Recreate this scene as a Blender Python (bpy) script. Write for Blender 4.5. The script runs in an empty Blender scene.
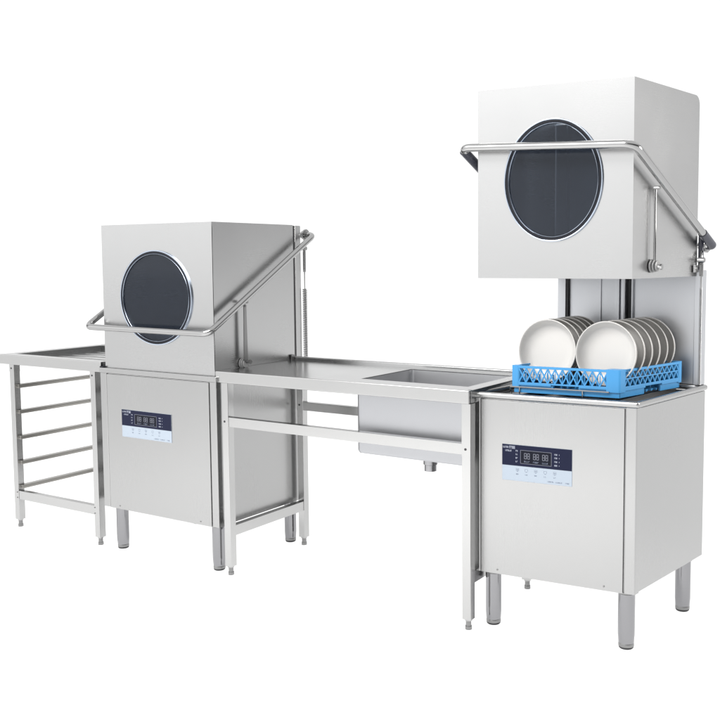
import bpy, bmesh, math, random
from mathutils import Vector, Matrix
random.seed(4)
S = bpy.context.scene
COL = S.collection
PI = math.pi

# ------------------------------------------------------------------ materials
def nodes(m):
    m.use_nodes = True
    return m.node_tree.nodes, m.node_tree.links

def steel(name, base=(.60, .60, .595), rough=.26, brush=(1, 1, 90), bump=.02, var=.05, aniso=0.0):
    m = bpy.data.materials.new(name); N, L = nodes(m); b = N['Principled BSDF']
    tc = N.new('ShaderNodeTexCoord')
    mp = N.new('ShaderNodeMapping'); mp.inputs['Scale'].default_value = brush
    L.new(tc.outputs['Object'], mp.inputs['Vector'])
    n1 = N.new('ShaderNodeTexNoise'); n1.inputs['Scale'].default_value = 9; n1.inputs['Detail'].default_value = 4
    L.new(mp.outputs['Vector'], n1.inputs['Vector'])
    n2 = N.new('ShaderNodeTexNoise'); n2.inputs['Scale'].default_value = 3.1; n2.inputs['Detail'].default_value = 3
    L.new(tc.outputs['Object'], n2.inputs['Vector'])
    # roughness: brushed grain plus large soft handling smears
    a = N.new('ShaderNodeMapRange'); a.inputs[3].default_value = rough - var; a.inputs[4].default_value = rough + var
    L.new(n1.outputs['Fac'], a.inputs[0])
    c = N.new('ShaderNodeMapRange'); c.inputs[1].default_value = .3; c.inputs[2].default_value = .7
    c.inputs[3].default_value = -.02; c.inputs[4].default_value = .025
    L.new(n2.outputs['Fac'], c.inputs[0])
    s = N.new('ShaderNodeMath'); s.operation = 'ADD'; L.new(a.outputs[0], s.inputs[0]); L.new(c.outputs[0], s.inputs[1])
    L.new(s.outputs[0], b.inputs['Roughness'])
    mx = N.new('ShaderNodeMapRange'); mx.inputs[1].default_value = .35; mx.inputs[2].default_value = .65
    mx.inputs[3].default_value = .993; mx.inputs[4].default_value = 1.006
    L.new(n1.outputs['Fac'], mx.inputs[0])
    col = N.new('ShaderNodeVectorMath'); col.operation = 'SCALE'; col.inputs[0].default_value = base
    L.new(mx.outputs[0], col.inputs['Scale']); L.new(col.outputs[0], b.inputs['Base Color'])
    b.inputs['Metallic'].default_value = 1
    if bump:
        bp = N.new('ShaderNodeBump'); bp.inputs['Strength'].default_value = bump; bp.inputs['Distance'].default_value = .002
        L.new(n1.outputs['Fac'], bp.inputs['Height'])
        bp2 = N.new('ShaderNodeBump'); bp2.inputs['Strength'].default_value = .006; bp2.inputs['Distance'].default_value = .01
        L.new(n2.outputs['Fac'], bp2.inputs['Height']); L.new(bp.outputs[0], bp2.inputs['Normal'])
        L.new(bp2.outputs[0], b.inputs['Normal'])
    return m

def plain(name, base, rough=.5, metal=0., spec=.5, var=.06, scale=30, sss=0):
    m = bpy.data.materials.new(name); N, L = nodes(m); b = N['Principled BSDF']
    tc = N.new('ShaderNodeTexCoord'); n = N.new('ShaderNodeTexNoise'); n.inputs['Scale'].default_value = scale
    n.inputs['Detail'].default_value = 3
    L.new(tc.outputs['Object'], n.inputs['Vector'])
    r = N.new('ShaderNodeMapRange'); r.inputs[3].default_value = 1 - var; r.inputs[4].default_value = 1 + var
    L.new(n.outputs['Fac'], r.inputs[0])
    v = N.new('ShaderNodeVectorMath'); v.operation = 'SCALE'; v.inputs[0].default_value = base
    L.new(r.outputs[0], v.inputs['Scale']); L.new(v.outputs[0], b.inputs['Base Color'])
    q = N.new('ShaderNodeMapRange'); q.inputs[3].default_value = max(.02, rough - .05); q.inputs[4].default_value = rough + .05
    L.new(n.outputs['Fac'], q.inputs[0]); L.new(q.outputs[0], b.inputs['Roughness'])
    b.inputs['Metallic'].default_value = metal; b.inputs['Specular IOR Level'].default_value = spec
    return m

M = {
 'panel': steel('brushed_steel_panel', (.395, .3955, .395), .26, (160, 160, 1.2), .001, .02),
 'hood': steel('brushed_steel_hood', (.435, .436, .437), .26, (1.2, 1.2, 160), .001, .02),
 'top': steel('steel_worktop', (.43, .433, .433), .22, (1, 140, 140), .002, .02),
 'bowl': steel('steel_sink_bowl', (.385, .39, .405), .36, (90, 90, 2), .002, .02),
 'basin': steel('steel_basin_lightened', (.60, .605, .62), .40, (90, 90, 2), .002, .02),  # same steel as the bowl, lightened to brighten the shaded inside
 'tube': steel('steel_tube', (.46, .46, .458), .22, (90, 90, 1), .002, .02),
 'chrome': steel('polished_steel', (.37, .37, .37), .11, (2, 2, 2), 0, .02),
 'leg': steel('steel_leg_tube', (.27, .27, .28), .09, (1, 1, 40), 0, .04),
 'guide': steel('steel_channel', (.33, .32, .30), .30, (120, 1, 120), .003),
 'dark': steel('dull_dark_steel', (.24, .24, .24), .30, (9, 9, 9), 0),
 'inner': steel('inner_steel', (.46, .47, .49), .34, (120, 120, 1), .003, .02),
 'rubber_shade': plain('black_rubber_and_shade', (.018, .018, .02), .55),
 'rod_shade': plain('dark_rod_and_shade', (.03, .032, .045), .28),  # guide rod, and the dark reflection painted on the lift handle
 'seal_shade': plain('black_gasket_and_shade', (.010, .011, .016), .45, spec=.2),
 'ring': steel('pale_trim_ring', (.42, .47, .55), .25, (3, 3, 3), 0, .02),
 'navy': plain('navy_panel_film', (.008, .010, .028), .4, spec=.12, var=.03),
 'pale': plain('pale_blue_panel_film', (.29, .335, .39), .35, var=.015),
 'print': plain('printed_grey_marks', (.11, .13, .18), .5),
 'white': plain('printed_white_marks', (.26, .28, .34), .5),
 'digit': plain('display_segments', (.17, .18, .22), .4),
 'disp': plain('display_window', (.007, .008, .014), .4, spec=.1),
 'blue': plain('blue_polypropylene', (.034, .215, .455), .40, var=.05, scale=14),
 'plate': plain('white_porcelain', (.48, .47, .455), .2, var=.015, scale=8),
 'nylon': plain('grey_nylon_disc', (.24, .24, .24), .35),
}
def glass():
    m = bpy.data.materials.new('dark_tinted_glass'); N, L = nodes(m); b = N['Principled BSDF']
    b.inputs['Base Color'].default_value = (.026, .031, .042, 1); b.inputs['Roughness'].default_value = .08
    b.inputs['Specular IOR Level'].default_value = .45
    t = N.new('ShaderNodeBsdfTransparent'); t.inputs['Color'].default_value = (.62, .68, .76, 1)
    tc = N.new('ShaderNodeTexCoord'); n = N.new('ShaderNodeTexNoise'); n.inputs['Scale'].default_value = 5
    L.new(tc.outputs['Object'], n.inputs['Vector'])
    r = N.new('ShaderNodeMapRange'); r.inputs[3].default_value = .58; r.inputs[4].default_value = .62
    L.new(n.outputs['Fac'], r.inputs[0])
    mx = N.new('ShaderNodeMixShader'); L.new(r.outputs[0], mx.inputs[0])
    L.new(b.outputs[0], mx.inputs[1]); L.new(t.outputs[0], mx.inputs[2])
    L.new(mx.outputs[0], N['Material Output'].inputs['Surface'])
    return m
M['glass'] = glass()

# ------------------------------------------------------------------ mesh builder
class MB:
    def __init__(s): s.bm = bmesh.new()
    def box(s, x0, x1, y0, y1, z0, z1, bev=0.0, seg=2, only=None):
        t = bmesh.new()
        vs = [t.verts.new((x, y, z)) for x in (x0, x1) for y in (y0, y1) for z in (z0, z1)]
        for f in ((0, 1, 3, 2), (4, 6, 7, 5), (0, 4, 5, 1), (2, 3, 7, 6), (0, 2, 6, 4), (1, 5, 7, 3)):
            t.faces.new([vs[i] for i in f])
        if bev:
            es = t.edges[:] if only is None else [e for e in t.edges if only(e)]
            bmesh.ops.bevel(t, geom=es, offset=bev, segments=seg, profile=.5, affect='EDGES')
        s._join(t); return s
    def _join(s, t):
        bmesh.ops.recalc_face_normals(t, faces=t.faces[:])
        mp = {}
        for v in t.verts: mp[v] = s.bm.verts.new(v.co)
        for f in t.faces:
            try: s.bm.faces.new([mp[v] for v in f.verts])
            except ValueError: pass
        t.free()
    def cyl(s, a, b, r, r2=None, n=24, cap=True):
        a = Vector(a); b = Vector(b); r2 = r if r2 is None else r2
        d = (b - a).normalized(); u = d.orthogonal().normalized(); w = d.cross(u)
        t = bmesh.new()
        A = [t.verts.new(a + (u*math.cos(k*2*PI/n) + w*math.sin(k*2*PI/n))*r) for k in range(n)]
        B = [t.verts.new(b + (u*math.cos(k*2*PI/n) + w*math.sin(k*2*PI/n))*r2) for k in range(n)]
        for k in range(n): t.faces.new((A[k], A[(k+1) % n], B[(k+1) % n], B[k]))
        if cap: t.faces.new(A[::-1]); t.faces.new(B)
        s._join(t); return s
    def lathe(s, prof, org, axis, n=64, rx=1., rz=1., close=False):
        """prof: (radius, offset along axis). axis 'y' or 'z' or 'x'."""
        t = bmesh.new(); R = []
        for (r, h) in prof:
            ring = []
            for k in range(n):
                c = math.cos(2*PI*k/n)*r; q = math.sin(2*PI*k/n)*r
                if axis == 'y': p = (c*rx, h, q*rz)
                elif axis == 'z': p = (c*rx, q*rz, h)
                else: p = (h, c*rx, q*rz)
                ring.append(t.verts.new(Vector(org) + Vector(p)))
            R.append(ring)
        rng = range(len(R)) if close else range(len(R)-1)
        for i in rng:
            a = R[i]; b = R[(i+1) % len(R)]
            for k in range(n): t.faces.new((a[k], a[(k+1) % n], b[(k+1) % n], b[k]))
        if not close:
            t.faces.new(R[0][::-1]); t.faces.new(R[-1])
        s._join(t); return s
    def tube(s, pts, r, bend=.03, n=20, seg=8, cap=True):
        P = [Vector(p) for p in pts]; path = [P[0]]
        for i in range(1, len(P)-1):
            d0 = (P[i-1]-P[i]); d1 = (P[i+1]-P[i]); q = min(bend, d0.length*.49, d1.length*.49)
            a = P[i] + d0.normalized()*q; b = P[i] + d1.normalized()*q
            for k in range(seg+1):
                u = k/seg; path.append(a*(1-u)**2 + P[i]*2*u*(1-u) + b*u*u)
        path.append(P[-1])
        t = bmesh.new(); rings = []; ref = None
        for i, p in enumerate(path):
            d = (path[min(i+1, len(path)-1)] - path[max(i-1, 0)]).normalized()
            if ref is None: ref = d.orthogonal().normalized()
            ref = (ref - d*ref.dot(d)).normalized(); w = d.cross(ref)
            rings.append([t.verts.new(p + (ref*math.cos(2*PI*k/n) + w*math.sin(2*PI*k/n))*r) for k in range(n)])
        for i in range(len(rings)-1):
            for k in range(n): t.faces.new((rings[i][k], rings[i][(k+1) % n], rings[i+1][(k+1) % n], rings[i+1][k]))
        if cap: t.faces.new(rings[0][::-1]); t.faces.new(rings[-1])
        s._join(t); return s
    def build(s, name, mat, parent=None, shear=None, loc=None, smooth=True, off=(0, 0, 0), ang=32):
        me = bpy.data.meshes.new(name)
        for v in s.bm.verts:
            v.co -= Vector(off)
            if shear: v.co = Vector((v.co.x - v.co.y*math.sin(shear), v.co.y*math.cos(shear), v.co.z))
        s.bm.to_mesh(me); s.bm.free()
        me.materials.append(M[mat])
        if smooth:
            me.polygons.foreach_set('use_smooth', [True]*len(me.polygons))
            me.set_sharp_from_angle(angle=math.radians(ang))
        o = bpy.data.objects.new(name, me); COL.objects.link(o)
        if smooth:
            wn = o.modifiers.new('normals', 'WEIGHTED_NORMAL'); wn.keep_sharp = True; wn.weight = 90
        if parent: o.parent = parent
        if loc: o.location = loc
        return o

def thing(name, loc, label, cat, rz=0, group=None):
    o = bpy.data.objects.new(name, None); COL.objects.link(o); o.empty_display_size = .1
    o.location = loc; o.rotation_euler = (0, 0, rz); o['label'] = label; o['category'] = cat
    if group: o['group'] = group
    return o

def solid(o, t, off=-1):
    md = o.modifiers.new('thickness', 'SOLIDIFY'); md.thickness = t; md.offset = off; md.use_even_offset = True
    return o

def up_edges(e): return abs(e.verts[0].co.z - e.verts[1].co.z) > 1e-6

# ------------------------------------------------------------------ camera
px, py, pz = 1.2998, -2.669, 1.226
F, CX, CY, yaw, pit, rol = 950., 410.4373, 336.0974, .5617, -.0815, -.0059
fw = Vector((-math.sin(yaw)*math.cos(pit), math.cos(yaw)*math.cos(pit), math.sin(pit)))
rt = Vector((math.cos(yaw), math.sin(yaw), 0)); up = rt.cross(fw)
rt2 = rt*math.cos(rol) + up*math.sin(rol); up2 = up*math.cos(rol) - rt*math.sin(rol)
cam = bpy.data.cameras.new('camera'); co = bpy.data.objects.new('camera', cam); COL.objects.link(co)
mw = Matrix((rt2, up2, -fw)).transposed().to_4x4(); mw.translation = (px, py, pz); co.matrix_world = mw
cam.sensor_width = 36; cam.lens = F/720*36; cam.shift_x = (360-CX)/720; cam.shift_y = (CY-360)/720
cam.clip_end = 500; cam.clip_start = .05
S.camera = co

# ------------------------------------------------------------------ dishwasher
def hood_shell(root, x0, x1, y0, y1, z0, z1, wc, wr, shear, rad, label, openback=False):
    """one folded shell: front with a round opening, two sides, rounded top back edge, back; open underneath"""
    bm = bmesh.new(); n = 96
    cx, cz = wc; rx, rz = wr
    inner = []; outer = []
    angs = [2*PI*k/n for k in range(n)]
    # snap four of the angles to the corners of the rectangle
    cor = [math.atan2(z - cz, x - cx) % (2*PI) for x, z in ((x0, z0), (x1, z0), (x1, z1), (x0, z1))]
    for c in cor:
        k = min(range(n), key=lambda i: abs(angs[i]-c)); angs[k] = c
    for a in angs:
        c, q = math.cos(a), math.sin(a)
        t = min([((x1-cx)/c) if c > 1e-9 else ((x0-cx)/c if c < -1e-9 else 1e9), ((z1-cz)/q) if q > 1e-9 else ((z0-cz)/q if q < -1e-9 else 1e9)])
        outer.append(bm.verts.new((cx+c*t, y0, cz+q*t)))
        # same polar angle on the ellipse
        e = 1/math.sqrt((c/rx)**2 + (q/rz)**2)
        inner.append(bm.verts.new((cx+c*e, y0, cz+q*e)))
    for k in range(n):
        bm.faces.new((inner[k], outer[k], outer[(k+1) % n], inner[(k+1) % n]))
    # profile of the side (y, z), front bottom -> front top -> back top -> back bottom
    prof = [(y0, z1)]
    m = 6
    for k in range(m+1):
        a = PI/2*k/m
        prof.append((y1-rad+rad*math.sin(a), z1-rad+rad*math.cos(a)))
    prof.append((y1, z0))
    def col(x): return [bm.verts.new((x, y, z)) for y, z in prof]
    A = col(x0); B = col(x1)
    for i in range(len(prof)-(2 if openback else 1)): bm.faces.new((A[i], B[i], B[i+1], A[i+1]))
    for c, x in ((A, x0), (B, x1)):
        bot = bm.verts.new((x, y0, z0))
        bm.faces.new([bot] + c)
    bmesh.ops.remove_doubles(bm, verts=bm.verts[:], dist=1e-5)
    bm.normal_update(); hc = Vector(((x0+x1)/2, (y0+y1)/2, (z0+z1)/2))
    bmesh.ops.reverse_faces(bm, faces=[f for f in bm.faces if f.normal.dot(f.calc_center_median()-hc) < 0])
    # fold radius on the two upright front edges and the top front edge
    es = []
    for e in bm.edges:
        a, b = e.verts[0].co, e.verts[1].co
        if len(e.link_faces) == 2 and e.calc_face_angle(0) > 1.2 and abs(a.y-y0) < 1e-5 and abs(b.y-y0) < 1e-5: es.append(e)
    mb = MB(); mb.bm.free(); mb.bm = bm
    o = mb.build('hood', 'hood', root, shear, smooth=False)
    solid(o, .003, -1 if True else 1)
    o['label'] = label
    return o

def seven(mb, x, z, w, h, y, t=.0012):
    """figure 8 as seven bars"""
    d = .0008
    mb.box(x, x+w, y-.0004, y, z+h-t, z+h); mb.box(x, x+w, y-.0004, y, z, z+t)
    mb.box(x, x+w, y-.0004, y, z+h/2-t/2, z+h/2+t/2)
    for xx in (x-d, x+w-t+d):
        mb.box(xx, xx+t, y-.0006, y-.0001, z+t*.7, z+h/2-t*.4); mb.box(xx, xx+t, y-.0006, y-.0001, z+h/2+t*.4, z+h-t*.7)

def glyphs(mb, x, z, n, w, h, y, gap=.3, seed=1):
    """a row of small letter-like marks, too small in the photograph to read"""
    R = random.Random(seed)
    for i in range(n):
        xx = x + i*w
        ww = w*(1-gap); t = max(.0005, h*.2)
        k = R.randrange(4)
        mb.box(xx, xx+t, y-.0003, y, z, z+h)
        if k != 1: mb.box(xx+t, xx+ww, y-.0003, y, z+h-t, z+h)
        if k != 2: mb.box(xx+t, xx+ww, y-.0003, y, z, z+t)
        if k in (0, 3): mb.box(xx+t, xx+ww, y-.0003, y, z+h/2-t/2, z+h/2+t/2)

def machine(P, label, hoodlabel):
    sh = P['sh']; root = thing('hood_dishwasher', P['loc'], label, 'dishwasher', P['rz'], 'hood dishwashers')
    W, D, zb, zt, k = P['W'], P['D'], P['bb'], P['zt'], P['rim']
    sl, sr = P['sl'], P['sr']
    up_ = P['open']
    # cabinet: core + front corner posts with a folded edge
    mb = MB()
    mb.box(.002, W-.002, .006, D, zb, zt-.001, .003)
    mb.box(0, sl-.0015, 0, .03, zb-.001, zt-.0005, .004, 3, up_edges)
    mb.box(sr+.0015, W, 0, .03, zb-.001, zt-.0005, .004, 3, up_edges)
    mb.build('cabinet', 'panel', root, sh)
    mb = MB().box(sl+.0015, sr-.0015, -.001, .008, zb-.002, zt-.004, .0015)
    fp = mb.build('front_panel', 'panel', root, sh)
    for xx in (sl+.06, sr-.06):
        MB().cyl((xx, -.001, zb+.012), (xx, -.0025, zb+.012), .003, n=12).build('screw', 'dark', fp, sh)
    # rim / wash tank top
    o = P['over']
    if up_:
        r_ = .0085; mb = MB()
        x0, x1, y0, y1 = -o, W+o, -o, D+o*.3; z0, z1 = k-.0195, k
        i_ = .020
        mb.box(x0, x1, y0, y0+i_, z0, z1, r_, 4); mb.box(x0, x1, y1-i_, y1, z0, z1, r_, 4)
        mb.box(x0, x0+i_, y0+.003, y1-.003, z0, z1-.0006, r_, 4); mb.box(x1-i_, x1, y0+.003, y1-.003, z0, z1-.0006, r_, 4)
        rim = mb.build('tank_rim', 'panel', root, sh, ang=50)
        # sunken wash tank
        t = MB()
        a0, a1, b0, b1 = i_-o-.003, W-i_+o+.003, i_-o-.003, D-i_
        zz = k-.020
        t.box(a0, a1, b0, b1, zz-.002, zz-.0005)
        t.build('wash_tank', 'dark', root, sh)
        # rack rails of bent wire standing on the tank
        rr = MB(); rx0, rx1, ry = P['rail']
        zr = k+.0185
        rr.tube([(rx0, ry+.012, k-.02), (rx0, ry, zr-.001), (rx1, ry, zr-.001)], .0024, .006, 10)
        for q in (.10, .74): rr.cyl((rx0+(rx1-rx0)*q, ry+.0005, k-.02), (rx0+(rx1-rx0)*q, ry+.0005, zr), .0022, n=10)
        rr.build('rack_rail', 'chrome', root, sh)
        rr = MB()
        for xx in (rx0+.04, rx1-.05, rx1+.03): rr.box(xx-.005, xx+.005, .02, D-.06, k-.022, k-.006, .001)
        rr.build('rack_support', 'dark', root, sh)
    else:
        mb = MB().box(-o, W+o, -o, D, zt, k, .003, 3)
        rim = mb.build('tank_rim', 'panel', root, sh)
        MB().box(-.001, .0195, .0, .25, k, k+.005, .001).build('gap_shade_strip', 'seal_shade', root, sh)  # black strip painted in for the dark gap beside the hood
    # legs
    li = P['li']; r = P['lr']
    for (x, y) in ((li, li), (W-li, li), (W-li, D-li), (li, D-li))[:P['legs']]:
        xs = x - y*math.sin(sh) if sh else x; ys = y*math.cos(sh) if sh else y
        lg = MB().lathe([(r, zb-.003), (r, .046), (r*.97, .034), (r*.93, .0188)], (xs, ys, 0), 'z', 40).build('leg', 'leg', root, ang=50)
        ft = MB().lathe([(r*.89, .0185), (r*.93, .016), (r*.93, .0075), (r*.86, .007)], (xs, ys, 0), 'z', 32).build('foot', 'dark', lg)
        MB().lathe([(r*.88, .0068), (r*.88, .003), (r*.78, 0.0)], (xs, ys, 0), 'z', 32).build('foot_pad', 'rubber_shade', lg)
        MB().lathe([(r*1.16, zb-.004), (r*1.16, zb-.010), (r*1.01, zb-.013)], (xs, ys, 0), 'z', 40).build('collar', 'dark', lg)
    # rear column
    hx0, hx1, hy0, hy1, hz0, hz1 = P['hood']
    c0, c1 = P['col']; cy0, cy1 = P['coly']
    mb = MB()
    if up_:
        pw = .030
        mb.box(c0, c0+pw, cy0, cy1, k, hz0+.03, .002)
        mb.box(.008, c0+pw, cy0+.001, cy1-.001, hz0+.031, hz1-.061, .001)
        mb.box(c0+pw+.001, .470, cy0+.0225, cy1-.0025, hz0+.01, hz1-.06, .001)
        mb.box(c1-.026, c1, cy0-.004, cy1, k, hz0+.02, .003)
        mb.box(c0+pw+.001, c1-.027, cy0+.022, cy1-.002, k, hz0+.0105, .001)
        m1 = .236
        mb.box(m1, m1+.016, cy0+.010, cy0+.023, k, hz0+.03, .002)      # hat profile down the middle
        mb.box(m1+.028, m1+.043, cy0-.006, cy0+.023, k, hz0+.03, .004, 3)
        mb.box(m1+.006, m1+.040, cy0+.012, cy0+.0222, hz0+.031, hz1-.062, .002)
        mb.box(m1+.060, m1+.066, cy0+.006, cy0+.023, k, hz1-.06, .002)
        mb.box(.178, .183, cy0+.016, cy0+.023, k, hz1-.06, .001)
        cl = mb.build('rear_column', 'inner', root, sh)
        MB().box(m1+.044, m1+.059, cy0+.018, cy0+.0225, k, hz1-.07).build('dark_strip', 'rubber_shade', cl, sh)  # black strip painted for the dark reflection beside the post
        MB().box(c0+pw+.0005, c0+pw+.006, cy0+.005, cy0+.0215, k, hz0+.03).build('dark_strip', 'rubber_shade', cl, sh)  # black strip along the left post
    else:
        mb.box(c0, c1-.014, cy0+.006, cy1, k, hz1-.004, .002)
        mb.box(c1-.013, c1, cy0+.001, cy1+.004, k, hz1-.002, .003)
        cl = mb.build('rear_column', 'hood', root, sh)
        MB().box(c1-.030, c1-.0015, cy0-.0085, cy0+.0008, k, hz1-.003).build('dark_strip', 'rubber_shade', cl, sh)  # black strip standing in for the shaded gap behind the hood
    # hood
    wc, wr = P['wc'], P['wr']
    hd = hood_shell(root, hx0, hx1, hy0, hy1, hz0, hz1, wc, (wr[0]-.004, wr[1]-.004), sh, P['rad'], hoodlabel, up_)
    q = .0026
    def ring(a, b, ya, yb, nm, mt):
        # closed ring with elliptical radii; a outer, b inner inset from wr
        t = bmesh.new(); n = 96; R = []
        for (ins, y) in ((a, ya), ((a+b)/2*1.0, ya-abs(ya-yb)*.0-.0012), (b, ya), (b, yb), (a, yb)):
            R.append([t.verts.new((wc[0]+(wr[0]-ins)*math.cos(2*PI*j/n), y, wc[1]+(wr[1]-ins)*math.sin(2*PI*j/n))) for j in range(n)])
        for i in range(5):
            for j in range(n): t.faces.new((R[i][j], R[i][(j+1) % n], R[(i+1) % 5][(j+1) % n], R[(i+1) % 5][j]))
        m_ = MB(); m_._join(t); m_.build(nm, mt, hd, sh, ang=60)
    y = hy0
    ring(0, .0045, y-.006, y-.0002, 'window_frame', 'ring')
    ring(.0046, .0132, y-.0035, y+.006, 'gasket', 'seal_shade')
    ring(.0133, .0168, y-.0055, y+.006, 'inner_ring', 'ring')
    MB().lathe([(1, .0), (1, .005)], (wc[0], y-.001, wc[1]), 'y', 96, wr[0]-.0175, wr[1]-.0175).build('window_glass', 'glass', hd, sh)
    # horizontal lower seam inside the closed tank
    if not up_:
        MB().box(hx0+.01, hx1-.01, hy0+.05, hy0+.056, k+.002, k+.160, .002).build('wash_basket', 'inner', root, sh)
    # lifting handle: U of tube round front and sides, arms run back behind the column
    H = P['handle']
    yl, zl, yr, zr, dl, dr, ye, ze = H
    XL, XR = hx0-dl, hx1+dr
    hr = P['hr']
    pts = [(hx0+.06, ye, ze), (XL, ye, ze), (XL, yl, zl), (XR, yr, zr), (XR, ye, ze), (c1-.03, ye, ze)]
    hb = MB().tube(pts, hr, .035, 22, 9).build('lift_handle', 'chrome', root, sh, ang=60)
    if up_:
        v0 = Vector((XR, yr, zr)); v1 = Vector((XR, ye, ze)); a = v0.lerp(v1, .86)
        MB().tube([a, v1, (c1-.0, ye, ze)], hr+.0022, .032, 22, 9).build('dark_sleeve', 'rod_shade', hb, sh, ang=60)  # black sleeve stands in for the dark reflection on the tube's rear
        w0 = Vector((XL, yl, zl)); w1 = Vector((XL, ye, ze))
        MB().tube([w0.lerp(w1, .03), w0.lerp(w1, .2)], hr+.0018, .03, 22).build('dark_sleeve', 'rod_shade', hb, sh, ang=60)  # black sleeve near the front of the left arm
        MB().cyl((c1-.012, cy0+.012, hz0-.01), (c1-.012, cy0+.012, hz0+.135), .0085, n=20).build('guide_rod', 'rod_shade', root, sh)
    # link from the arm down to the hood side, with its stack of discs
    ly, lz1, lz0, dyc, dzc = P['link']
    xl = XR - hr - .006
    lk = MB()
    if up_: lk.cyl((xl, ly, lz1), (xl, ly+.0015, lz0), .0040, n=16)
    else:
        t = bmesh.new(); vs = [t.verts.new((x_, ly+q_, z_)) for x_ in (xl-.002, xl+.002) for q_, z_ in ((-.0065, lz1-.012), (.0065, lz1-.012), (.011, lz0+.008), (-.011, lz0+.008))]
        for f in ((0, 1, 2, 3), (7, 6, 5, 4), (0, 4, 5, 1), (1, 5, 6, 2), (2, 6, 7, 3), (3, 7, 4, 0)): t.faces.new([vs[i] for i in f])
        lk._join(t); lk.cyl((xl-.0025, ly, lz1-.012), (xl+.0025, ly, lz1-.012), .0075, n=24); lk.cyl((xl-.0025, ly, lz0+.008), (xl+.0025, ly, lz0+.008), .0118, n=24)
        lk.cyl((xl, ly, lz1-.012), (xl+.006, ly, lz1-.012), .004, n=12)
    lk.cyl((xl-.003, ly, lz1+.004), (XR-.004, ly, lz1+.004), .0055, n=20)
    lk.cyl((xl-.008, ly+.0015, lz0), (xl+.022, ly+.0015, lz0), .0065, n=18)
    lk.cyl((xl+.018, ly+.0015, lz0), (xl+.024, ly+.0015, lz0), .009, n=6)
    lk = lk.build('link_rod', 'dark' if not up_ else 'chrome', root, sh)
    for i in range(3):
        x_ = hx1 + .002 + i*.0085
        rr_ = (.021, .019, .017)[i]
        MB().lathe([(rr_*.8, x_), (rr_, x_+.0015), (rr_, x_+.005), (rr_*.8, x_+.0065)], (0, dyc, dzc), 'x', 32).build('disc', 'nylon', lk, sh)
    # latch bracket low on the side
    by, bz = P['brk']
    br = MB().box(hx1+.0035, hx1+.010, by-.012, by+.012, bz-.012, bz+.012, .001)
    br = br.build('latch_bracket', 'dark' if not up_ else 'hood', root, sh)
    for dy in (-.006, .006): MB().cyl((hx1+.010, by+dy, bz+.002), (hx1+.0125, by+dy, bz+.002), .0035, n=12).build('screw', 'chrome', br, sh)
    # counterbalance spring and turnbuckle beside the column
    sx, sy, sz0, sz1, sz2 = P['spring']
    pts = []
    turns = P['turns']; st = 10
    for i in range(turns*st+1):
        a = 2*PI*i/st; cr_ = .0036 if up_ else .0082; pts.append((sx+cr_*math.cos(a), sy+cr_*math.sin(a), sz0+(sz1-sz0)*i/(turns*st)))
    spg = MB().tube(pts, .0014 if up_ else .0026, 0, 6, 1).build('spring', 'chrome' if up_ else 'dark', root, sh, ang=70)
    tb = MB()
    tb.cyl((sx, sy, sz1-.004), (sx, sy, sz2), .0028, n=12)
    tb.box(sx-.0062, sx-.0034, sy-.003, sy+.003, sz1+(sz2-sz1)*.45, sz2-.012, .0008)
    tb.box(sx+.0034, sx+.0062, sy-.003, sy+.003, sz1+(sz2-sz1)*.45, sz2-.012, .0008)
    tb.cyl((sx, sy, sz1+(sz2-sz1)*.42), (sx, sy, sz1+(sz2-sz1)*.47), .0062, n=6)
    tb.cyl((sx, sy, sz2-.016), (sx, sy, sz2-.008), .0062, n=6)
    tb.cyl((sx-.012, sy, sz2), (sx+.010, sy, sz2), .0085, n=16)
    tb.build('turnbuckle', 'chrome', root, sh)
    MB().tube([(sx, sy, sz2), (sx-.004, sy+.01, (sz2+ze)/2), (c1-.02, ye, ze)], .0045, .02, 12).build('pull_rod', 'chrome', root, sh)
    pv = MB().cyl((c1-.020, ye-.0, ze), (c1+.004, ye, ze), hr+.006, n=24)
    pv.cyl((c1-.008, ye, ze), (c1-.002, ye, ze), hr+.012, n=24)
    pv.build('pivot', 'chrome', root, sh)
    # control panel
    x0, x1, z0, zm, z1 = P['ctl']; yy = -.0010
    cp = MB().box(x0, x1, yy-.0016, yy+.0002, z0, z1, .0006, 1).build('control_panel', 'pale', root, sh)
    w, h = x1-x0, z1-z0
    MB().box(x0+.0004, x1-.0004, yy-.0022, yy-.0015, zm, z1-.0004).build('dark_header', 'navy', cp, sh)
    Y = yy-.0022
    def X(u): return x0+w*u
    def Z(v): return zm+(z1-zm)*v
    MB().box(X(.27), X(.715), Y-.0004, Y+.0001, Z(.13), Z(.77)).build('display_window', 'disp', cp, sh)
    fr = MB(); t_ = .0009
    fr.box(X(.27), X(.715), Y-.0007, Y, Z(.77)-t_, Z(.77)); fr.box(X(.27), X(.715), Y-.0007, Y, Z(.13), Z(.13)+t_)
    fr.box(X(.27), X(.27)+t_, Y-.0008, Y, Z(.13)+t_, Z(.77)-t_); fr.box(X(.715)-t_, X(.715), Y-.0008, Y, Z(.13)+t_, Z(.77)-t_)
    fr.build('display_border', 'digit', cp, sh)
    dh = (z1-zm)*.28
    for u in (.325, .455, .585):
        d = MB()
        for j in (0, 1): seven(d, X(u)+j*w*.045+.001, Z(.36), w*.028, dh, Y-.0005)
        d.build('display_number', 'digit', cp, sh)
        d = MB(); glyphs(d, X(u), Z(.20), 4, w*.021, (z1-zm)*.075, Y-.0005, seed=int(u*100)); d.build('caption', 'print', cp, sh)
    d = MB(); glyphs(d, X(.015), Z(.82), 5, w*.016, (z1-zm)*.09, Y, .25, 3); glyphs(d, X(.105), Z(.80), 4, w*.022, (z1-zm)*.13, Y, .12, 5)
    glyphs(d, X(.05), Z(.66), 6, w*.015, (z1-zm)*.08, Y, .2, 8); d.build('printed_mark', 'white', cp, sh)
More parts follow.
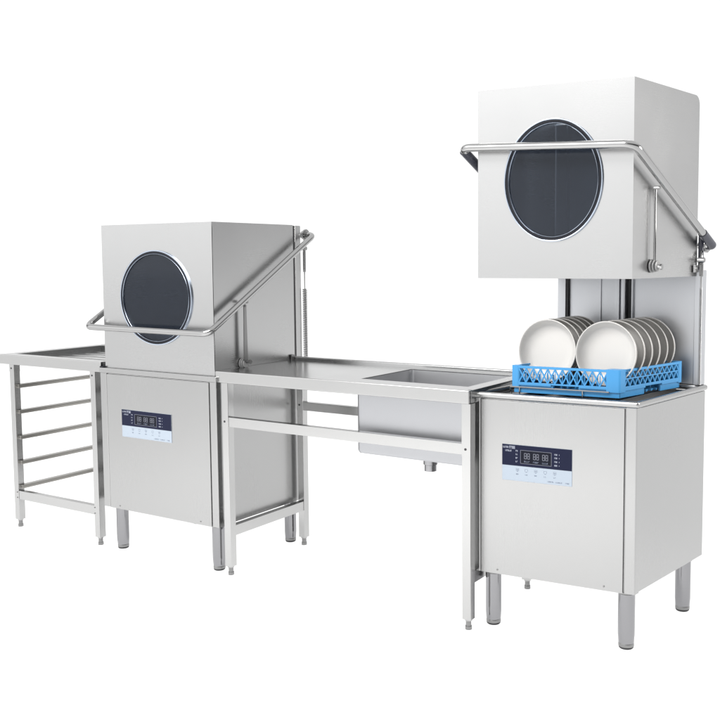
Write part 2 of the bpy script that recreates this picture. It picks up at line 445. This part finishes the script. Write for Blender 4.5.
    for v in (.68, .52, .34, .17):
        d = MB(); glyphs(d, X(.20), Z(v), 2, w*.016, (z1-zm)*.07, Y, .15, int(v*50)); d.build('indicator_mark', 'white', cp, sh)
        d = MB(); glyphs(d, X(.755), Z(v-.02), 3, w*.014, (z1-zm)*.07, Y, .15, int(v*70)); d.box(X(.82), X(.825), Y-.0003, Y, Z(v-.01), Z(v+.04)); d.build('indicator_mark', 'white', cp, sh)
    hl = zm-z0; Yb = yy-.0016
    for i, u in enumerate((.225, .355, .49, .625, .76)):
        d = MB(); s_ = hl*.2; cx = X(u); cz = z0+hl*.72
        d.box(cx-s_/2, cx+s_/2, Yb-.0003, Yb, cz+s_/2-.0006, cz+s_/2)
        d.box(cx-s_/2, cx-s_/2+.0006, Yb-.0003, Yb, cz-s_*.3, cz+s_/2-.0007); d.box(cx+s_/2-.0006, cx+s_/2, Yb-.0003, Yb, cz-s_*.3, cz+s_/2-.0007)
        d.box(cx-s_*.25, cx+s_*.25, Yb-.0003, Yb, cz-s_*.5, cz-s_*.35)
        if i % 2 == 0: d.box(cx-s_*.3, cx+s_*.3, Yb-.0003, Yb, cz-s_*.05, cz+s_*.15)
        glyphs(d, cx-w*.018, z0+hl*.42, 2, w*.018, hl*.07, Yb, .2, i); d.build('button_mark', 'print', cp, sh)
    d = MB(); glyphs(d, X(.66), z0+hl*.13, 6, w*.015, hl*.075, Yb, .2, 21); glyphs(d, X(.77), z0+hl*.13, 6, w*.016, hl*.075, Yb, .2, 22)
    glyphs(d, X(.91), z0+hl*.13, 3, w*.018, hl*.075, Yb, .2, 23); d.build('printed_mark', 'print', cp, sh)
    return root

ox1 = -1.9176
A1 = lambda x: x-ox1
P1 = dict(legs=4, loc=(ox1, -.0076, 0), rz=0, sh=0, W=.6592, D=.5469, bb=.1882, zt=.757, rim=.7782, sl=.040, sr=.6235, open=False, over=.003,
          li=.052, lr=.0255, hood=(.0208, .6429, .0133, .4990, .779, 1.3703), col=(.03, .6429), coly=(.511, .5466), rad=.004,
          wc=(A1(-1.585), 1.0755), wr=(.2025, .190), hr=.0125,
          handle=(-.045, .9515, -.062, .9485, .042, .042, .592, 1.330), link=(.165, 1.055, .822, .166, .8145), brk=(.478, .8095),
          spring=(A1(-1.268), .566, .800, 1.098, 1.272), turns=38,
          ctl=(A1(-1.7880), A1(-1.5007), .4978, .5457, .6120))
m1 = machine(P1, 'stainless hood dishwasher with its hood down, between the shelf rack table and the sink table', 'closed square hood with round dark window')

ox2, oy2, a2, sh2 = -.1802, .0625, .0799, -.22
P2 = dict(legs=3, loc=(ox2, oy2, 0), rz=a2, sh=sh2, W=.5451, D=.5096, bb=.1903, zt=.7695, rim=.7893, sl=.0305, sr=.5085, open=True, over=.007,
          li=.0472, lr=.0265, hood=(.0187, .5226, .0033, .470, 1.1608, 1.759), col=(.030, .541), coly=(.474, .508), rad=.030,
          wc=(.2725, 1.4655), wr=(.1605, .190), hr=.0125,
          handle=(-.045, 1.5765, -.062, 1.5545, .028, .032, .512, 1.264), link=(.120, 1.434, 1.196, .124, 1.1985), brk=(.443, 1.186),
          spring=(.5400, .464, .790, 1.12, 1.215), turns=62, rail=(.105, .435, .046),
          ctl=(.1078, .3435, .5070, .5568, .6252))
m2 = machine(P2, 'stainless hood dishwasher with its hood raised over a blue rack of white plates', 'raised square hood with round dark window')

# ------------------------------------------------------------------ tables
lw = .0324
def table_leg(root, x, y, ztop, seamz=None, dotz=None, brk=None):
    zb = .036
    m_ = MB().box(x, x+lw, y, y+lw, zb, ztop, .0025, 2, up_edges)
    if seamz: m_.box(x-.0008, x+lw+.0008, y-.0008, y+lw+.0008, seamz, ztop-.0005, .0025, 2, up_edges)
    lg = m_.build('leg', 'tube', root)
    MB().lathe([(.0095, zb), (.0095, .012), (.0115, .0118), (.0115, 0)], (x+lw/2, y+lw/2, 0), 'z', 20).build('foot', 'dark', lg)
    MB().lathe([(.0125, zb-.001), (.0125, zb-.006)], (x+lw/2, y+lw/2, 0), 'z', 20).build('nut', 'chrome', lg)
    if dotz: MB().cyl((x+lw*.45, y-.0008, dotz), (x+lw*.45, y-.0018, dotz), .0042, n=16).build('bolt', 'rubber_shade', lg)
    return lg

def rail_x(root, x0, x1, y, z1, h, nm='rail', mt='tube'):
    return MB().box(x0, x1, y, y+lw-.006, z1-h, z1, .002).build(nm, mt, root)
def rail_y(root, x, y0, y1, z1, h, nm='rail', mt='tube'):
    return MB().box(x+.003, x+lw-.003, y0, y1, z1-h, z1, .002).build(nm, mt, root)

# --- left: rack table with shelf guides
lx = -2.618; rx = -1.9215
tl = thing('rack_table', (lx, 0, 0), 'stainless table with five pairs of open rack guides, left of the closed dishwasher', 'rack table')
W = rx-lx; D = .57; H = .80; ap = .0445
mb = MB()
fr = .050
def rim_only(e): return abs(e.verts[0].co.x-e.verts[1].co.x) > 1e-6 or True
mb.box(0, W, .004, fr, H-ap+.002, H-.0003, .001)
MB().box(0, W, 0, .012, H-ap, H, .003, 3).build('apron', 'tube', tl)
mb.box(0, fr, fr-.004, D, H-ap, H-.0004, .003, 3)           # left rim
mb.box(fr-.003, W, D-.030, D-.0005, H-ap, H+.004, .005, 3)  # back rim, a little raised
mb.box(fr-.003, W-.0006, fr-.003, D-.028, H-.034, H-.030)   # sunken tray
for i in range(5):                                           # pressed ribs in the tray
    xx = fr+.07+i*.012
for i in range(6):
    yy = fr+.05+i*.075
    mb.box(fr+.05, W-.06, yy, yy+.010, H-.0302, H-.027, .0012)
mb.build('tabletop', 'top', tl)
tx0 = -2.5507-lx; tx1 = -1.9997-lx; gy = .0065; bl = .505
zt = H-ap
for i, (x, y, dz) in enumerate(((tx0, gy, .738), (tx1, gy, .738), (tx0, bl, None), (tx1, bl, None))):
    table_leg(tl, x, y, zt, .722, dz)
fr_ = rail_x(tl, tx0+lw, tx1, gy+.002, .1717, .040)
for x in (tx0+lw*.72, tx1+.004):
    for z in (.165, .140): MB().cyl((x, gy+.0, z), (x, gy-.002, z), .003, n=10).build('bolt', 'dark', fr_)
rail_x(tl, tx0+lw, tx1, bl+.002, .1717, .040)
for z in (.6585, .540, .4215, .3055, .1925):
    for side in (0, 1):
        g = MB()
        xa = tx0+.017 if side == 0 else tx1-.012
        # rolled channel: web with two lips
        g.box(xa+.008, xa+.030, gy+.012, bl+.026, z-.012, z+.0, .002)
        g.box(xa+.004, xa+.034, gy+.010, bl+.028, z-.0025+.003, z+.006, .0015)
        g.build('rack_guide', 'guide', tl)

# --- middle: sink table
ms0 = -1.2671; ms1 = -.1597
ts = thing('sink_table', (ms0, 0, 0), 'long stainless worktop with a sunken sink bowl, joining the two dishwashers', 'sink table')
D = .495; W = ms1-ms0
ax = lambda x: x-ms0
bx0, bx1, by0, by1 = ax(-.648), ax(-.212), .092, .432
def flat_with_hole():
    m_ = MB()
    z1 = H; z0 = H-.004
    sl_ = .0               # right end follows the side of the raised machine
    m_.box(0, bx0, .028, D-.02, z0, z1-.0012)
    m_.box(bx0, bx1, .028, by0, z0, z1-.0012); m_.box(bx0, bx1, by1, D-.02, z0, z1-.0012)
    m_.box(bx1, W, .028, D-.02, z0, z1-.0012)
    m_.box(.001, W-.001, .010, .030, H-.006, H-.0006, .001)
    m_.box(0, W, D-.022, D, H-ap, H+.014, .005, 3)             # raised back edge
    m_.box(W-.018, W-.0005, .02, D-.01, H-ap, H-.0006, .003)
    return m_
tt = flat_with_hole().build('tabletop', 'top', ts)
MB().box(0, W, 0, .014, H-ap, H, .0035, 3).build('apron', 'tube', ts)
# bowl
m_ = MB(); zb = .530; t = .003
bo = (bx0-.012, bx1+.012, by0-.018, by1+.012)
t_ = bmesh.new()
def ringv(x0, x1, y0, y1, z, r, n=6):
    out = []
    for (cx, cy, a0) in ((x1-r, y1-r, 0), (x0+r, y1-r, PI/2), (x0+r, y0+r, PI), (x1-r, y0+r, 1.5*PI)):
        for k in range(n+1):
            a = a0+PI/2*k/n; out.append(t_.verts.new((cx+r*math.cos(a), cy+r*math.sin(a), z)))
    return out
R = [ringv(bo[0], bo[1], bo[2], bo[3], H-.0045, .02), ringv(bo[0], bo[1], bo[2], bo[3], zb+.012, .02), ringv(bo[0]+.004, bo[1]-.004, bo[2]+.004, bo[3]-.004, zb+.003, .02), ringv(bo[0]+.014, bo[1]-.014, bo[2]+.014, bo[3]-.014, zb, .02),
     ]
I = [ringv(bx0, bx1, by0, by1, H-.0045, .014), ringv(bx0, bx1, by0, by1, zb+.020, .014), ringv(bx0+.012, bx1-.012, by0+.012, by1-.012, zb+.006, .014)]
def br_(a, b):
    n = len(a)
    for k in range(n): t_.faces.new((a[k], a[(k+1) % n], b[(k+1) % n], b[k]))
br_(R[0], R[1]); br_(R[1], R[2]); br_(R[2], R[3]); t_.faces.new(R[3][::-1])
m_._join(t_)
bowl = m_.build('sink_bowl', 'bowl', ts, ang=40)
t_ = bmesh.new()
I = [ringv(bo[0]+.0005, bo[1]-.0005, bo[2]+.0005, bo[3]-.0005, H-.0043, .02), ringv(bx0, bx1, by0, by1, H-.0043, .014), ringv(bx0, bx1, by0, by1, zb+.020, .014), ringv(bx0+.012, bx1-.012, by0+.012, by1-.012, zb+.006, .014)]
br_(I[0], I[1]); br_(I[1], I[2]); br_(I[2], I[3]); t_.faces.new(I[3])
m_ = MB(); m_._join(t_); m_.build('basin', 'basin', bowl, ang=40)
dx, dy = ax(-.424), .20
MB().lathe([(.034, zb-.001), (.036, zb-.004), (.036, zb-.012), (.026, zb-.018), (.026, zb-.036), (.022, zb-.038), (.022, zb-.060)], (dx, dy, 0), 'z', 32).build('drain', 'leg', bowl)
MB().lathe([(.030, zb+.0065), (.030, zb+.009), (.02, zb+.0095)], (dx, dy, 0), 'z', 32).build('drain_plate', 'chrome', bowl)
ml, mr = ax(-1.2441), ax(-.1893); gy = .0065; bl = .462
zt = H-ap
for (x, y, sz, dz) in ((ml, gy, .586, .606), (mr, gy, .582, .606), (ml, bl, .586, .610), (mr, bl, .586, .610)):
    table_leg(ts, x, y, zt if y < .1 else zt, sz, dz)
rail_x(ts, ml+lw, mr, gy+.002, .6232, .037)
rail_x(ts, ml+lw, mr, bl+.002, .6232, .037)
rail_y(ts, ml, gy+lw, bl, .1945, .041)
rail_y(ts, mr, gy+lw, bl, .1945, .041)

# ------------------------------------------------------------------ dish rack and plates
def mloc(x, y):   # point in the raised machine's frame -> world
    lx_, ly_ = x - y*math.sin(sh2), y*math.cos(sh2)
    c, s = math.cos(a2), math.sin(a2)
    return ox2+lx_*c-ly_*s, oy2+lx_*s+ly_*c
zR = .7885
rx0, ry0 = .111, .046
shr, ar = -.335, .09
RW, RD, RH = .357, .366, .0885
wx, wy = mloc(rx0, ry0)
dr = thing('dish_rack', (wx, wy, zR), 'bright blue plastic lattice dish rack standing on the wash tank of the raised-hood dishwasher', 'dish rack', ar)
m_ = MB(); e = .005
def corner_only(ed): return up_edges(ed)
# foot band (inset), with hand notch cut on each side
hb_ = .018
def band(x0, x1, y0, y1, z0, z1, cut=None, t=.006):
    pass
# lower inset band: built as pieces leaving the notches
nf0, nf1 = RW*.385, RW*.62
ns0, ns1 = RD*.40, RD*.66
for (yy0, yy1) in ((e, e+.006), (RD-e-.006, RD-e)):
    m_.box(e, nf0, yy0, yy1, 0, .0265, .001); m_.box(nf1, RW-e, yy0, yy1, 0, .0265, .001)
    m_.box(nf0-.001, nf1+.001, yy0+.0005, yy1-.0005, 0, .015, .001)
for (xx0, xx1) in ((e, e+.006), (RW-e-.006, RW-e)):
    m_.box(xx0, xx1, e+.001, ns0, 0, .0265, .001); m_.box(xx0, xx1, ns1, RD-e-.001, 0, .0265, .001)
# floor grid
for i in range(12):
    xx = e+.012+i*(RW-2*e-.03)/11; m_.box(xx, xx+.004, e+.004, RD-e-.004, .004, .010)
for i in range(12):
    yy = e+.012+i*(RD-2*e-.03)/11; m_.box(e+.004, RW-e-.004, yy, yy+.004, .0045, .0108)
for i in range(7):                       # moulded pegs
    for j in range(7):
        xx = .035+i*(RW-.07)/6; yy = .018+j*.0435
        m_.cyl((xx, yy, .010), (xx, yy, .062), .0035, .0022, 8)
m_.build('rack_base', 'blue', dr, shr)
# outer wall: bottom band, top rim, corner blocks, diagonal lattice
m_ = MB(); zl0, zl1 = .0265, .0840; t = .006
cb = .014
def wall_x(y0, y1, cut=True):
    m_.box(cb, nf0-.004, y0, y1, .0250, .0345, .001); m_.box(nf1+.004, RW-cb, y0, y1, .0250, .0345, .001)
    m_.box(nf0-.004, nf1+.004, y0, y1, .0290, .0345, .001)
    m_.box(cb, RW-cb, y0, y1, .0800, RH-.0003, .001)
def wall_y(x0, x1):
    m_.box(x0, x1, cb, ns0-.001, .0205, .0345, .001); m_.box(x0, x1, ns1+.001, RD-cb, .0205, .0345, .001)
    m_.box(x0, x1, ns0-.001, ns1+.001, .0255, .0345, .001)
    m_.box(x0, x1, cb, RD-cb, .0800, RH-.0003, .001)
    m_.box(x0+.001, x1-.001, cb, RD-cb, .0560, .0600, .0005)
wall_x(0, t); wall_x(RD-t, RD); wall_y(0, t); wall_y(RW-t, RW)
cw = .046
for (x0, x1, y0, y1) in ((0, .026, 0, .022), (RW-cw, RW, 0, .034), (RW-.026, RW, RD-.022, RD), (0, .026, RD-.022, RD)):
    e2 = .0007; m_.box(x0-(e2 if x0 == 0 else 0), x1+(e2 if x1 == RW else 0), y0-(e2 if y0 == 0 else 0), y1+(e2 if y1 == RD else 0), .0175, RH+.0005, .006, 4, up_edges)
def diag(p, q, w, y0, y1, ax_):
    d = Vector((q[0]-p[0], q[1]-p[1])); L_ = d.length; d /= L_; n_ = Vector((-d.y, d.x))*w/2
    t2 = bmesh.new(); vs = []
    for yy in (y0, y1):
        for c in ((p[0]-n_.x, p[1]-n_.y), (q[0]-n_.x, q[1]-n_.y), (q[0]+n_.x, q[1]+n_.y), (p[0]+n_.x, p[1]+n_.y)):
            vs.append(t2.verts.new((c[0], yy, c[1]) if ax_ == 'x' else (yy, c[0], c[1])))
    for f in ((0, 1, 2, 3), (7, 6, 5, 4), (0, 4, 5, 1), (1, 5, 6, 2), (2, 6, 7, 3), (3, 7, 4, 0)): t2.faces.new([vs[i] for i in f])
    m_._join(t2)
nn = 12
za, zb_ = .0340, .0805
for (y0, y1, o_) in ((.0, t, 0), (RD-t, RD, 0)):
    X0, X1 = .024, RW-.040; st_ = (X1-X0)/nn
    for i in range(nn):
        diag((X0+i*st_, za), (X0+(i+1)*st_, zb_), .0036, y0+.0006, y1-.003, 'x')
        diag((X0+i*st_, zb_), (X0+(i+1)*st_, za), .0036, y0+.0009, y1-.0027, 'x')
        diag((X0+i*st_, za), (X0+(i+.0001)*st_, zb_), .0016, y0+.002, y1-.002, 'x')
for (x0, x1) in ((.0, t), (RW-t, RW)):
    X0, X1 = .030, RD-.020; k_ = 11; st_ = (X1-X0)/k_
    for i in range(k_):
        for (q0, q1) in ((za, .057), (.059, zb_)):
            diag((X0+i*st_, q0), (X0+(i+.5)*st_, q1), .0038, x0+.0008, x1-.0012, 'y')
            diag((X0+(i+.5)*st_, q1), (X0+(i+1)*st_, q0), .0038, x0+.0011, x1-.0009, 'y')
m_.build('lattice_wall', 'blue', dr, shr)
# plates
def plate_mesh():
    r = .0985
    prof = []
    out = [(0.0, .0), (.060, .0), (.064, -.003), (.069, -.003), (.073, .001), (.084, .004), (.0915, .010), (.0950, .019), (.0972, .031), (.0988, .0415), (.0992, .0435), (.0975, .0448), (.0955, .0435), (.0930, .0330), (.0895, .022), (.0820, .0115), (.066, .0065), (.050, .0050), (.0, .0045)]
    bm = bmesh.new(); n = 72; R_ = []
    for (rr, h) in out:
        if rr == 0: R_.append([bm.verts.new((0, -h, 0))]*n)
        else: R_.append([bm.verts.new((rr*math.cos(2*PI*k/n), -h, rr*math.sin(2*PI*k/n))) for k in range(n)])
    for a, b in zip(R_, R_[1:]):
        for k in range(n):
            vs = []
            for v in (a[k], a[(k+1) % n], b[(k+1) % n], b[k]):
                if v not in vs: vs.append(v)
            if len(vs) > 2: bm.faces.new(vs)
    bmesh.ops.recalc_face_normals(bm, faces=bm.faces[:])
    me = bpy.data.meshes.new('plate'); bm.to_mesh(me); bm.free(); me.materials.append(M['plate'])
    me.polygons.foreach_set('use_smooth', [True]*len(me.polygons))
    return me
pm = plate_mesh()
ordn = ['front', 'second', 'third', 'fourth', 'fifth', 'rearmost']
for cname, pa, pb in (('left', (.0306, .222), (.0394, .455)), ('right', (.2275, .232), (.2656, .506))):
    for i in range(6):
        u = i/5
        x = pa[0]+(pb[0]-pa[0])*u; y = pa[1]+(pb[1]-pa[1])*u
        o = bpy.data.objects.new('plate', pm); COL.objects.link(o)
        o.location = (x, y, .9190)
        o.rotation_euler = (math.radians(-6+random.uniform(-1.3, 1.3)), random.uniform(-.02, .02), a2+math.radians(-1.5+random.uniform(-.8, .8)))
        o.scale = (1.0, 1.0, 1.035)
        o['category'] = 'plate'; o['group'] = 'white plates standing in the blue dish rack'
        pos = {0: 'front', 5: 'rearmost'}.get(i, ordn[i])
        o['label'] = ('%s white plate in the %s-hand row of the blue rack' % (pos, cname)) if i in (0, 5) else ('%s white plate from the front in the %s-hand row of the blue rack' % (pos, cname))

# ------------------------------------------------------------------ ground sheet: made-up translucent white, lit from below so shadows wash out
gm = bpy.data.materials.new('underlit_white_ground'); N, L = nodes(gm)
N.remove(N['Principled BSDF'])
d1 = N.new('ShaderNodeBsdfDiffuse'); d1.inputs['Color'].default_value = (.86, .86, .86, 1)
d2 = N.new('ShaderNodeBsdfTranslucent'); d2.inputs['Color'].default_value = (.90, .90, .90, 1)
tc = N.new('ShaderNodeTexCoord'); nz = N.new('ShaderNodeTexNoise'); nz.inputs['Scale'].default_value = 2
L.new(tc.outputs['Object'], nz.inputs['Vector'])
mr_ = N.new('ShaderNodeMapRange'); mr_.inputs[3].default_value = .60; mr_.inputs[4].default_value = .64; L.new(nz.outputs['Fac'], mr_.inputs[0])
mx = N.new('ShaderNodeMixShader'); L.new(mr_.outputs[0], mx.inputs[0]); L.new(d1.outputs[0], mx.inputs[1]); L.new(d2.outputs[0], mx.inputs[2])
L.new(mx.outputs[0], N['Material Output'].inputs['Surface'])
M['ground'] = gm
t = bmesh.new(); g = 60
vs = [t.verts.new(p) for p in ((-g, -g, 0), (g, -g, 0), (g, g, 0), (-g, g, 0))]; t.faces.new(vs)
m_ = MB(); m_._join(t)
gr = m_.build('ground', 'ground'); gr['kind'] = 'structure'; gr.location.z = 0

# ------------------------------------------------------------------ surroundings and added fill lamps
w = bpy.data.worlds.new('World'); S.world = w; w.use_nodes = True
N = w.node_tree.nodes; L = w.node_tree.links; bg = N['Background']
tc = N.new('ShaderNodeTexCoord')
sp0 = N.new('ShaderNodeSeparateXYZ'); L.new(tc.outputs['Generated'], sp0.inputs[0])
at = N.new('ShaderNodeMath'); at.operation = 'ARCTAN2'; L.new(sp0.outputs['X'], at.inputs[0]); L.new(sp0.outputs['Y'], at.inputs[1])
cr = N.new('ShaderNodeValToRGB'); E_ = cr.color_ramp; E_.interpolation = 'EASE'
def g3(v): return (v, v, v, 1)
KMAX = 2.0
pts = [(0, 1.7), (.05, 1.88), (.17, 1.84), (.205, .45), (.24, .45), (.275, 1.35), (.335, 1.12), (.475, 1.08), (.50, 1.02), (.54, .99), (.592, .97), (.618, .64), (.65, .36), (.69, .22), (.80, .12), (.92, .25), (.985, 1.2), (1, 1.7)]
E_.elements[0].position = 0; E_.elements[0].color = g3(pts[0][1]/KMAX)
E_.elements[1].position = 1; E_.elements[1].color = g3(pts[-1][1]/KMAX)
for p, v in pts[1:-1]:
    q = E_.elements.new(p); q.color = g3(v/KMAX)
m1_ = N.new('ShaderNodeMapRange'); m1_.inputs[1].default_value = -PI; m1_.inputs[2].default_value = PI
L.new(at.outputs[0], m1_.inputs[0]); L.new(m1_.outputs[0], cr.inputs[0])
sp = N.new('ShaderNodeSeparateXYZ'); L.new(tc.outputs['Generated'], sp.inputs[0])
el = N.new('ShaderNodeValToRGB'); e_ = el.color_ramp; e_.interpolation = 'LINEAR'
m2_ = N.new('ShaderNodeMapRange'); m2_.inputs[1].default_value = -1; m2_.inputs[2].default_value = 1
L.new(sp.outputs['Z'], m2_.inputs[0]); L.new(m2_.outputs[0], el.inputs[0])
e_.elements[0].position = 0; e_.elements[0].color = g3(1.0)
e_.elements[1].position = 1; e_.elements[1].color = g3(.9)
for p, v in ((.66, 1.0), (.70, .95)):
    q = e_.elements.new(p); q.color = g3(v)
mu = N.new('ShaderNodeMixRGB'); mu.blend_type = 'MULTIPLY'; mu.inputs[0].default_value = 1
L.new(cr.outputs[0], mu.inputs[1]); L.new(el.outputs[0], mu.inputs[2])
L.new(mu.outputs[0], bg.inputs['Color']); bg.inputs['Strength'].default_value = KMAX
hi = N.new('ShaderNodeMapRange'); hi.interpolation_type = 'SMOOTHSTEP'; hi.inputs[1].default_value = .36; hi.inputs[2].default_value = .62; L.new(sp.outputs['Z'], hi.inputs[0])
mh = N.new('ShaderNodeMixRGB'); mh.inputs[2].default_value = g3(1.15/KMAX); L.new(hi.outputs[0], mh.inputs[0]); L.new(mu.outputs[0], mh.inputs[1])
lo = N.new('ShaderNodeMapRange'); lo.inputs[1].default_value = -.06; lo.inputs[2].default_value = -.10; L.new(sp.outputs['Z'], lo.inputs[0])
mb_ = N.new('ShaderNodeMixRGB'); mb_.inputs[2].default_value = g3(1.64/KMAX); L.new(lo.outputs[0], mb_.inputs[0]); L.new(mh.outputs[0], mb_.inputs[1])  # added underlight that makes the ground glow white
L.new(mb_.outputs[0], bg.inputs['Color'])

def fill_lamp(name, loc, tgt, size, power, col=(1, 1, 1)):
    l = bpy.data.lights.new(name, 'AREA'); l.shape = 'RECTANGLE'; l.size, l.size_y = size; l.energy = power; l.color = col
    o = bpy.data.objects.new(name, l); COL.objects.link(o); o.location = loc
    o.rotation_euler = (Vector(tgt)-Vector(loc)).to_track_quat('-Z', 'Y').to_euler()
    return o
fill_top = fill_lamp('added_overhead_fill', (-.9, -2.3, 3.0), (-.9, -1.9, 0), (3.0, 1.6), 170, (1, .99, .975))  # added lamp, brightens the front ground that the steel reflects
fill_top.data.spread = math.radians(130)
fill_side = fill_lamp('added_plate_fill', (2.5, 1.15, 1.75), (.2, .38, .92), (.8, .8), 10, (1, .98, .95))  # added fill lamp, lightens the backs of the plates
fill_side.data.spread = math.radians(70)

S.view_settings.view_transform = 'Standard'; S.view_settings.look = 'None'
S.view_settings.exposure = 0; S.view_settings.gamma = 1
S.render.film_transparent = False
